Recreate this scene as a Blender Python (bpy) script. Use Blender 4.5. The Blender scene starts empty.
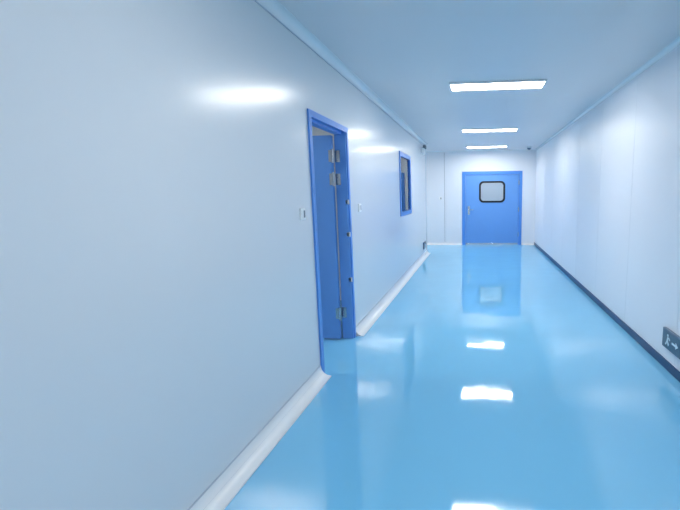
import bpy, bmesh, math
from mathutils import Matrix, Vector
S=bpy.context.scene
S.view_settings.view_transform='Standard'
S.view_settings.look='None'
S.view_settings.exposure=0.0
COL=bpy.context.collection
def lin(r,g,b):
    f=lambda c:(c/255/12.92) if c/255<=.04045 else ((c/255+.055)/1.055)**2.4
    return (f(r),f(g),f(b),1)
def mat(name,col,rough=.5,metal=0,noise=0.02,nscale=6,bump=0,bscale=3,coat=0,spec=.5,emit=None,es=0,crough=.13):
    m=bpy.data.materials.new(name);m.use_nodes=True;nt=m.node_tree;b=nt.nodes['Principled BSDF']
    b.inputs['Roughness'].default_value=rough;b.inputs['Metallic'].default_value=metal
    b.inputs['Specular IOR Level'].default_value=spec
    b.inputs['Coat Weight'].default_value=coat;b.inputs['Coat Roughness'].default_value=crough
    tc=nt.nodes.new('ShaderNodeTexCoord');n=nt.nodes.new('ShaderNodeTexNoise');n.inputs['Scale'].default_value=nscale
    nt.links.new(tc.outputs['Object'],n.inputs['Vector'])
    mx=nt.nodes.new('ShaderNodeMix');mx.data_type='RGBA'
    mx.inputs[6].default_value=tuple(max(0,c*(1-noise)) for c in col[:3])+(1,)
    mx.inputs[7].default_value=tuple(min(1,c*(1+noise)) for c in col[:3])+(1,)
    nt.links.new(n.outputs['Fac'],mx.inputs[0]);nt.links.new(mx.outputs[2],b.inputs['Base Color'])
    if bump:
        n2=nt.nodes.new('ShaderNodeTexNoise');n2.inputs['Scale'].default_value=bscale;n2.inputs['Detail'].default_value=1.5
        nt.links.new(tc.outputs['Object'],n2.inputs['Vector'])
        bp=nt.nodes.new('ShaderNodeBump');bp.inputs['Strength'].default_value=1;bp.inputs['Distance'].default_value=bump
        nt.links.new(n2.outputs['Fac'],bp.inputs['Height']);nt.links.new(bp.outputs['Normal'],b.inputs['Normal'])
        if coat: nt.links.new(bp.outputs['Normal'],b.inputs['Coat Normal'])
    if emit:
        b.inputs['Emission Color'].default_value=emit;b.inputs['Emission Strength'].default_value=es
    return m
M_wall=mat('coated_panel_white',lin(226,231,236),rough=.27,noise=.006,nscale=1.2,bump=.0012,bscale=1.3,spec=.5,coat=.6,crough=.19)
M_wallLit=mat('coated_panel_white_lit',lin(236,240,248),rough=.33,noise=.006,nscale=1.2,spec=.4)  # same panels as the left wall, difference in lighting put into the colour
M_ceil=mat('ceiling_panel',lin(234,230,232),rough=.4,noise=.01,nscale=1)
M_floor=mat('epoxy_floor_blue',lin(124,200,241),rough=.05,noise=.03,nscale=1.5,bump=.0030,bscale=2.4,spec=.85)
M_blue=mat('blue_lacquer',lin(86,148,230),rough=.3,noise=.02)
M_blued=mat('blue_lacquer_leaf',lin(104,160,230),rough=.35,noise=.02)
M_alu=mat('white_aluminium_trim',lin(238,242,246),rough=.25,noise=.01)
M_alug=mat('grey_aluminium_edge',lin(180,192,206),rough=.3,noise=.01)
M_base=mat('dark_blue_skirting',lin(22,66,112),rough=.35)
M_joint=mat('panel_joint_sealant',lin(224,230,238),rough=.5)
M_steel=mat('brushed_steel',lin(200,205,210),rough=.25,metal=1)
M_white=mat('white_plastic',lin(244,246,248),rough=.35)
M_grey=mat('grey_plastic',lin(120,128,138),rough=.4)
M_black=mat('black_rubber',lin(22,24,30),rough=.4)
M_dark=mat('sign_housing_dark',lin(96,116,140),rough=.4)
M_green=mat('sign_face_green',lin(66,98,122),rough=.3)
M_signw=mat('sign_pictogram_white',lin(215,232,240),rough=.3)
LC=(1,.965,.91,1)
M_light=mat('light_diffuser',(1,1,1,1),rough=.5,emit=LC,es=35)
M_lightdim=mat('light_diffuser_dim',(1,1,1,1),rough=.5,emit=LC,es=27)
M_lightfill=mat('light_diffuser_fill',(1,1,1,1),rough=.5,emit=LC,es=21)  # weaker glow for the added fill panel
def glass(name,tint):
    m=bpy.data.materials.new(name);m.use_nodes=True;nt=m.node_tree
    nt.nodes.clear();o=nt.nodes.new('ShaderNodeOutputMaterial');mx=nt.nodes.new('ShaderNodeMixShader')
    t=nt.nodes.new('ShaderNodeBsdfTransparent');t.inputs[0].default_value=tint
    g=nt.nodes.new('ShaderNodeBsdfGlossy');g.inputs['Roughness'].default_value=.02
    fr=nt.nodes.new('ShaderNodeFresnel');fr.inputs[0].default_value=1.6
    nt.links.new(fr.outputs[0],mx.inputs[0]);nt.links.new(t.outputs[0],mx.inputs[1]);nt.links.new(g.outputs[0],mx.inputs[2]);nt.links.new(mx.outputs[0],o.inputs[0])
    return m
M_glass=glass('window_glass',(.86,.92,.97,1))
M_glassd=glass('window_glass_blue',(.30,.48,.80,1))

def link(ob,parent=None):
    COL.objects.link(ob)
    if parent: ob.parent=parent
    return ob
def empty(name,loc=(0,0,0)):
    e=bpy.data.objects.new(name,None);e.location=loc;COL.objects.link(e);e.empty_display_size=.1
    return e
class B:
    """mesh builder with boxes, cylinders, prisms"""
    def __init__(s): s.bm=bmesh.new();s.mats=[]
    def mi(s,m):
        if m not in s.mats:s.mats.append(m)
        return s.mats.index(m)
    def box(s,x0,x1,y0,y1,z0,z1,m,bev=0):
        g=bmesh.ops.create_cube(s.bm,size=1)
        vs=g['verts']
        for v in vs: v.co=Vector(((x0+x1)/2+v.co.x*(x1-x0),(y0+y1)/2+v.co.y*(y1-y0),(z0+z1)/2+v.co.z*(z1-z0)))
        fs=set(f for v in vs for f in v.link_faces)
        i=s.mi(m)
        for f in fs:f.material_index=i
        if bev:
            es=list(set(e for v in vs for e in v.link_edges))
            r=bmesh.ops.bevel(s.bm,geom=es,offset=bev,segments=2,affect='EDGES',profile=.5)
            for f in r['faces']: f.material_index=i
        return s
    def cyl(s,p,axis,r,l,m,seg=20):
        rot={'x':Matrix.Rotation(math.pi/2,4,'Y'),'y':Matrix.Rotation(math.pi/2,4,'X'),'z':Matrix.Identity(4)}[axis]
        g=bmesh.ops.create_cone(s.bm,cap_ends=True,segments=seg,radius1=r,radius2=r,depth=l,matrix=Matrix.Translation(p)@rot)
        i=s.mi(m)
        for f in set(f for v in g['verts'] for f in v.link_faces): f.material_index=i
        return s
    def prism(s,pts,axis,a,b,m):
        """pts 2D profile; axis y: pts=(x,z); axis x: pts=(y,z); axis z: (x,y)"""
        def P(p,t):
            return {'y':(p[0],t,p[1]),'x':(t,p[0],p[1]),'z':(p[0],p[1],t)}[axis]
        A=[s.bm.verts.new(P(p,a)) for p in pts];C=[s.bm.verts.new(P(p,b)) for p in pts]
        n=len(pts);i=s.mi(m);fs=[s.bm.faces.new(A),s.bm.faces.new(C[::-1])]
        for k in range(n): fs.append(s.bm.faces.new([A[k],C[k],C[(k+1)%n],A[(k+1)%n]]))
        for f in fs:f.material_index=i
        bmesh.ops.recalc_face_normals(s.bm,faces=fs)
        return s
    def done(s,name,parent=None):
        me=bpy.data.meshes.new(name);s.bm.to_mesh(me);s.bm.free()
        for m in s.mats: me.materials.append(m)
        return link(bpy.data.objects.new(name,me),parent)
def rrect(u0,u1,v0,v1,r=0,n=8):
    if r<=0: return [(u0,v0),(u1,v0),(u1,v1),(u0,v1)]
    P=[]
    for cx,cy,a in((u1-r,v0+r,-90),(u1-r,v1-r,0),(u0+r,v1-r,90),(u0+r,v0+r,180)):
        for k in range(n+1):
            t=math.radians(a+90*k/n);P.append((cx+r*math.cos(t),cy+r*math.sin(t)))
    return P
def notched(u0,u1,v0,v1,a,b_,t):
    return [(u0,v0),(a,v0),(a,t),(b_,t),(b_,v0),(u1,v0),(u1,v1),(u0,v1)]
def plate(name,loops,plane,c0,c1,m,parent=None):
    """flat panel with holes: loops[0] outer; plane 'x' -> (y,z) at x in c0..c1 ; 'y' -> (x,z)"""
    cu=bpy.data.curves.new(name+'_c','CURVE');cu.dimensions='2D';cu.fill_mode='BOTH';cu.extrude=abs(c1-c0)/2
    for L in loops:
        sp=cu.splines.new('POLY');sp.points.add(len(L)-1)
        for i,p in enumerate(L): sp.points[i].co=(p[0],p[1],0,1)
        sp.use_cyclic_u=True
    t=bpy.data.objects.new('t',cu);COL.objects.link(t)
    bpy.context.view_layer.update()
    me=bpy.data.meshes.new_from_object(t.evaluated_get(bpy.context.evaluated_depsgraph_get()))
    bpy.data.objects.remove(t);c=(c0+c1)/2
    for v in me.vertices:
        a,b,w=v.co
        v.co=(c+w,a,b) if plane=='x' else (a,c+w,b)
    me.name=name;me.materials.clear();me.materials.append(m)
    bm=bmesh.new();bm.from_mesh(me);bmesh.ops.remove_doubles(bm,verts=bm.verts,dist=1e-5)
    bmesh.ops.recalc_face_normals(bm,faces=bm.faces);bm.to_mesh(me);bm.free()
    for p in me.polygons:p.use_smooth=False
    return link(bpy.data.objects.new(name,me),parent)

# ---------------- dimensions
A=-1.29; Bx=1.57; D=12.07; H=2.65; YB=-6.5; YE=10.3; T=.10; XL=-4.6
D1a,D1b,D1t=3.17,4.13,2.115           # side door outer frame
W1a,W1b,W1z0,W1z1=6.86,7.95,1.105,2.16
D2a,D2b,D2t=-.48,1.20,2.07
# ---------------- shell
B().box(XL-.1,Bx+.1,YB-.1,D+2.7,-.10,0,M_floor).done('floor')
B().box(XL-.1,Bx+.1,YB-.1,D+2.7,H,H+.10,M_ceil).done('ceiling')
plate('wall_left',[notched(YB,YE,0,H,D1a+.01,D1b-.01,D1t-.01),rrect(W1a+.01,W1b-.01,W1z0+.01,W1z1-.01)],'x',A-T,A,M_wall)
w=B();w.box(Bx,Bx+.1,YB-.1,D+2.7,0,H,M_wallLit).done('wall_right')
plate('wall_far',[notched(XL,Bx,0,H,D2a+.01,D2b-.01,D2t-.01)],'y',D,D+T,M_wallLit)
B().box(XL,Bx,YB-.1,YB,0,H,M_wall).done('wall_back')
B().box(XL-.1,XL,YB-.1,D+2.7,0,H,M_wall).done('wall_side_end')
B().box(XL,A-T,YE-T,YE,0,H,M_wall).done('wall_side_passage')
B().box(XL,A-T,5.6,5.7,0,H,M_wall).done('wall_partition')
B().box(XL,A-T,1.4,1.5,0,H,M_wall).done('wall_partition_near')
B().box(XL,Bx,D+2.6,D+2.7,0,H,M_wall).done('wall_anteroom')
# panel joints
b=B()
for y in (2.2,3.38,4.56,5.74,6.92,8.10,9.28,10.46,11.64): b.box(Bx-.001,Bx,y-.002,y+.002,.08,H-.06,M_joint)
b.done('trim_1')
b=B()
for x in (-1.72,-.98,-.94): b.box(x-.004,x+.004,D-.0015,D,.08,H-.05,M_grey if x==-.98 else M_joint)
b.box(A-.012,A+.006,YE,YE+.012,.0,H-.05,M_alug)
b.done('trim_2')
# ---------------- coves
def cove(cx,cz,sx,sz,r,n=8):
    pts=[(cx,cz),(cx+sx*r,cz)]
    for k in range(n+1):
        t=math.radians(90*k/n)
        pts.append((cx+sx*(r*1.0-(r*.93)*math.sin(t)),cz+sz*(r*1.0-(r*.93)*math.cos(t))))
    pts.append((cx,cz+sz*r))
    return pts
def smooth(o,ang=40):
    for p in o.data.polygons:p.use_smooth=True
    o.data.set_sharp_from_angle(angle=math.radians(ang)) if hasattr(o.data,'set_sharp_from_angle') else None
    return o
b=B()
for y0,y1 in((YB,D1a-.005),(D1b+.005,YE)):
    b.prism(cove(A,0,1,1,.085),'y',y0,y1,M_alu)
    b.box(A,A+.006,y0,y1,.085,.092,M_alug,.001)
    b.box(A+.020,A+.024,y0,y1,.020,.036,M_alug)
    b.box(A+.085,A+.092,y0,y1,.0,.006,M_alu,.001)
smooth(b.done('baseboard_left'),30)
b=B();b.box(Bx-.012,Bx,YB,D,0,.075,M_base,bev=.003);b.done('baseboard_right')
b=B();b.prism(cove(D,0,-1,1,.06),'x',XL,D2a-.005,M_alu).prism(cove(D,0,-1,1,.06),'x',D2b+.005,Bx-.012,M_alu);smooth(b.done('baseboard_far'),30)
b=B();b.prism(cove(A,H,1,-1,.062),'y',YB,YE,M_alu).box(A,A+.006,YB,YE,H-.070,H-.062,M_alug,.001);smooth(b.done('trim_3'),30)
smooth(B().prism(cove(Bx,H,-1,-1,.040),'y',YB,D,M_alu).done('trim_4'),30)
smooth(B().prism(cove(D,H,-1,-1,.040),'x',XL,Bx-.040,M_alu).done('trim_5'),30)
# ---------------- ceiling lights
def panel(x,y,name='ceiling_light',wx=1.0,wy=.28,m=None):
    e=empty(name,(x,y,H))
    b=B();t=.018
    b.box(-wx/2-t,wx/2+t,-wy/2-t,-wy/2,-.022,0,M_white,.003)
    b.box(-wx/2-t,wx/2+t,wy/2,wy/2+t,-.022,0,M_white,.003)
    b.box(-wx/2-t,-wx/2,-wy/2,wy/2,-.022,0,M_white,.003)
    b.box(wx/2,wx/2+t,-wy/2,wy/2,-.022,0,M_white,.003)
    b.done('housing_frame',e)
    B().box(-wx/2,wx/2,-wy/2,wy/2,-.014,-.002,m or M_light).done('diffuser',e)
for y in (4.87,8.20,11.1,-1.9,-5.0): panel(.19,y)
panel(.19,1.5,m=M_lightfill)  # fill panel out of view, added to brighten near floor and left wall
panel(-2.9,3.2,m=M_lightdim);panel(-2.9,7.6,m=M_lightdim);panel(-2.9,11.1,m=M_lightdim);panel(.4,13.4,m=M_light)
# ---------------- side door (open inward, hinged on far jamb)
e=empty('door_1',(0,0,0))
fw=.05
def uframe(a,b_,t,w):
    return [(a,0.001),(a+w,0.001),(a+w,t-w),(b_-w,t-w),(b_-w,0.001),(b_,0.001),(b_,t),(a,t)]
plate('frame_face',[uframe(D1a,D1b,D1t,fw)],'x',A-T-.012,A+.014,M_blue,e)
B().box(A-T-.002,A+.004,D1b-fw-.022,D1b-fw,.002,D1t-fw,M_blued).box(A-T-.002,A-.03,D1a+fw,D1b-fw,D1t-fw-.02,D1t-fw,M_blued).done('rebate',e)
ly=D1b-fw-.07
lf=B();lf.box(-.86,0,0,.045,.012,D1t-fw-.03,M_blued,.004)
lf.box(-.70,-.40,-.004,0.0,1.25,1.75,M_black,.002)
lf.cyl((-.79,-.03,1.0),'y',.012,.06,M_steel).box(-.80,-.67,-.065,-.045,.99,1.01,M_steel,.004)
o=lf.done('leaf',e);o.location=(A-T-.018,ly,0);o.rotation_euler=(0,0,math.radians(-3))
b=B()
for z in (.28,1.62,1.84):
    b.cyl((A-T-.008,ly-.012,z),'z',.011,.13,M_steel)
    b.box(A-T-.006,A-T+.045,ly-.0015+.045,ly+.046,z-.055,z+.055,M_steel)
    b.box(A-T-.05,A-T-.01,ly-.004,ly,z-.055,z+.055,M_steel)
b.done('hinges',e)
b=B()
for z in (.62,1.08,1.40): b.box(A-.02,A+.0155,D1b-fw-.022,D1b-fw-.008,z-.022,z+.022,M_white,.002)
b.done('latch_plates',e)
# ---------------- window in left wall
e=empty('window_1')
plate('frame',[rrect(W1a,W1b,W1z0,W1z1),rrect(W1a+.07,W1b-.07,W1z0+.07,W1z1-.07)],'x',A-T-.01,A+.015,M_blue,e)
B().box(A-.02,A-.012,W1a+.06,W1b-.06,W1z0+.06,W1z1-.06,M_glassd).done('pane',e)
# ---------------- far door
e=empty('door_2')
plate('frame',[uframe(D2a,D2b,D2t,.09)],'y',D-.02,D+T+.01,M_blue,e)
gx0,gx1,gz0,gz1=.0,.73,1.20,1.80
plate('leaf',[rrect(D2a+.094,D2b-.094,.02,D2t-.094),rrect(gx0+.05,gx1-.05,gz0+.05,gz1-.05,.09)],'y',D,D+.045,M_blued,e)
plate('window_gasket',[rrect(gx0,gx1,gz0,gz1,.12),rrect(gx0+.05,gx1-.05,gz0+.05,gz1-.05,.085)],'y',D-.012,D+.05,M_black,e)
B().box(gx0+.05,gx1-.05,D+.02,D+.026,gz0+.05,gz1-.05,M_glass).done('pane',e)
b=B();b.box(-.32,-.26,D-.014,D,.86,1.10,M_steel,.004);b.cyl((-.29,D-.035,1.0),'y',.011,.05,M_steel);b.box(-.30,-.16,D-.065,D-.047,.99,1.012,M_steel,.004);b.done('lever_handle',e)
b=B();b.box(D2a+.1,D2b-.1,D-.012,D,.003,.05,M_steel,.003);b.done('door_sweep',e)
b=B()
for z in (.3,1.0,1.75): b.cyl((D2b-.092,D-.024,z),'z',.014,.12,M_steel)
b.done('hinges',e)
# ---------------- switches
def switch(loc,rotz,name='light_switch'):
    b=B();b.box(-.043,.043,-.010,0,-.043,.043,M_white,.003);b.box(-.028,-.002,-.014,-.008,-.026,.026,M_white,.002);b.box(.002,.028,-.014,-.008,-.026,.026,M_grey,.002)
    o=b.done(name);o.location=loc;o.rotation_euler=(0,0,rotz)
switch((A,2.98,1.335),math.radians(90));switch((A,4.47,1.33),math.radians(90));switch((-1.10,D,1.33),0)
# ---------------- exit signs
def exit_sign(loc,rotz):
    e=empty('emergency_exit_sign',loc);e.rotation_euler=(0,0,rotz)
    b=B();b.box(-.165,.165,-.028,0,-.080,.080,M_dark,.004);b.done('housing',e)
    b=B();b.box(-.150,.150,-.031,-.027,-.066,.066,M_green,.001);b.done('face',e)
    b=B();y0,y1=-.034,-.030
    b.cyl((-.055,-.032,.040),'y',.011,.004,M_signw)
    b.prism([(-.060,.026),(-.040,.026),(-.050,-.008),(-.072,-.008)],'y',y0,y1,M_signw)
    b.prism([(-.072,-.008),(-.060,-.008),(-.078,-.045),(-.094,-.045)],'y',y0,y1,M_signw)
    b.prism([(-.062,-.008),(-.050,-.008),(-.030,-.030),(-.040,-.046)],'y',y0,y1,M_signw)
    b.prism([(-.042,.024),(-.020,.004),(-.014,.010),(-.036,.030)],'y',y0,y1,M_signw)
    b.prism([(.02,-.008),(.085,-.008),(.085,-.026),(.125,0),(.085,.026),(.085,.008),(.02,.008)],'y',y0,y1,M_signw)
    b.done('pictogram',e)
exit_sign((Bx,3.40,.268),math.radians(-90))
exit_sign((A,9.75,.27),math.radians(90))
# ---------------- small ceiling devices
def camera_dome(x,y):
    e=empty('security_camera',(x,y,H))
    b=B();b.cyl((0,0,-.02),'z',.06,.04,M_white,28);b.done('base',e)
    bm=bmesh.new();bmesh.ops.create_uvsphere(bm,u_segments=24,v_segments=12,radius=.05)
    bmesh.ops.delete(bm,geom=[v for v in bm.verts if v.co.z>.001],context='VERTS')
    for v in bm.verts:v.co.z-=.04
    me=bpy.data.meshes.new('dome');bm.to_mesh(me);bm.free();me.materials.append(M_dark)
    for p in me.polygons:p.use_smooth=True
    link(bpy.data.objects.new('dome',me),e)
camera_dome(1.28,11.3)
e=empty('emergency_lamp',(A,9.7,2.42))
B().box(0,.06,-.13,.13,-.06,.06,M_white,.006).done('housing',e)
b=B();b.cyl((.045,-.08,.085),'z',.012,.06,M_grey).cyl((.045,.08,.085),'z',.012,.06,M_grey);b.cyl((.06,-.08,.10),'x',.04,.05,M_grey).cyl((.06,.08,.10),'x',.04,.05,M_grey);b.done('spot_heads',e)
# ---------------- world
W=bpy.data.worlds.new('world');S.world=W;W.use_nodes=True
W.node_tree.nodes['Background'].inputs[0].default_value=(.6,.75,1,1);W.node_tree.nodes['Background'].inputs[1].default_value=.3
# ---------------- camera
f=420;cx=438.8;yaw=-.0961;pitch=.1458;roll=-.0105
w=Vector((math.sin(yaw)*math.cos(pitch),math.cos(yaw)*math.cos(pitch),-math.sin(pitch)))
r=w.cross(Vector((0,0,1))).normalized();u=r.cross(w)
c,s=math.cos(roll),math.sin(roll);r,u=c*r+s*u,-s*r+c*u
cam=bpy.data.cameras.new('camera');co=bpy.data.objects.new('camera',cam);COL.objects.link(co)
R=Matrix((r,u,-w)).transposed().to_4x4();co.matrix_world=Matrix.Translation((0,0,1.475))@R
cam.sensor_width=36;cam.lens=f*36/680;cam.shift_x=(340-cx)/680;cam.clip_start=.02
S.camera=co
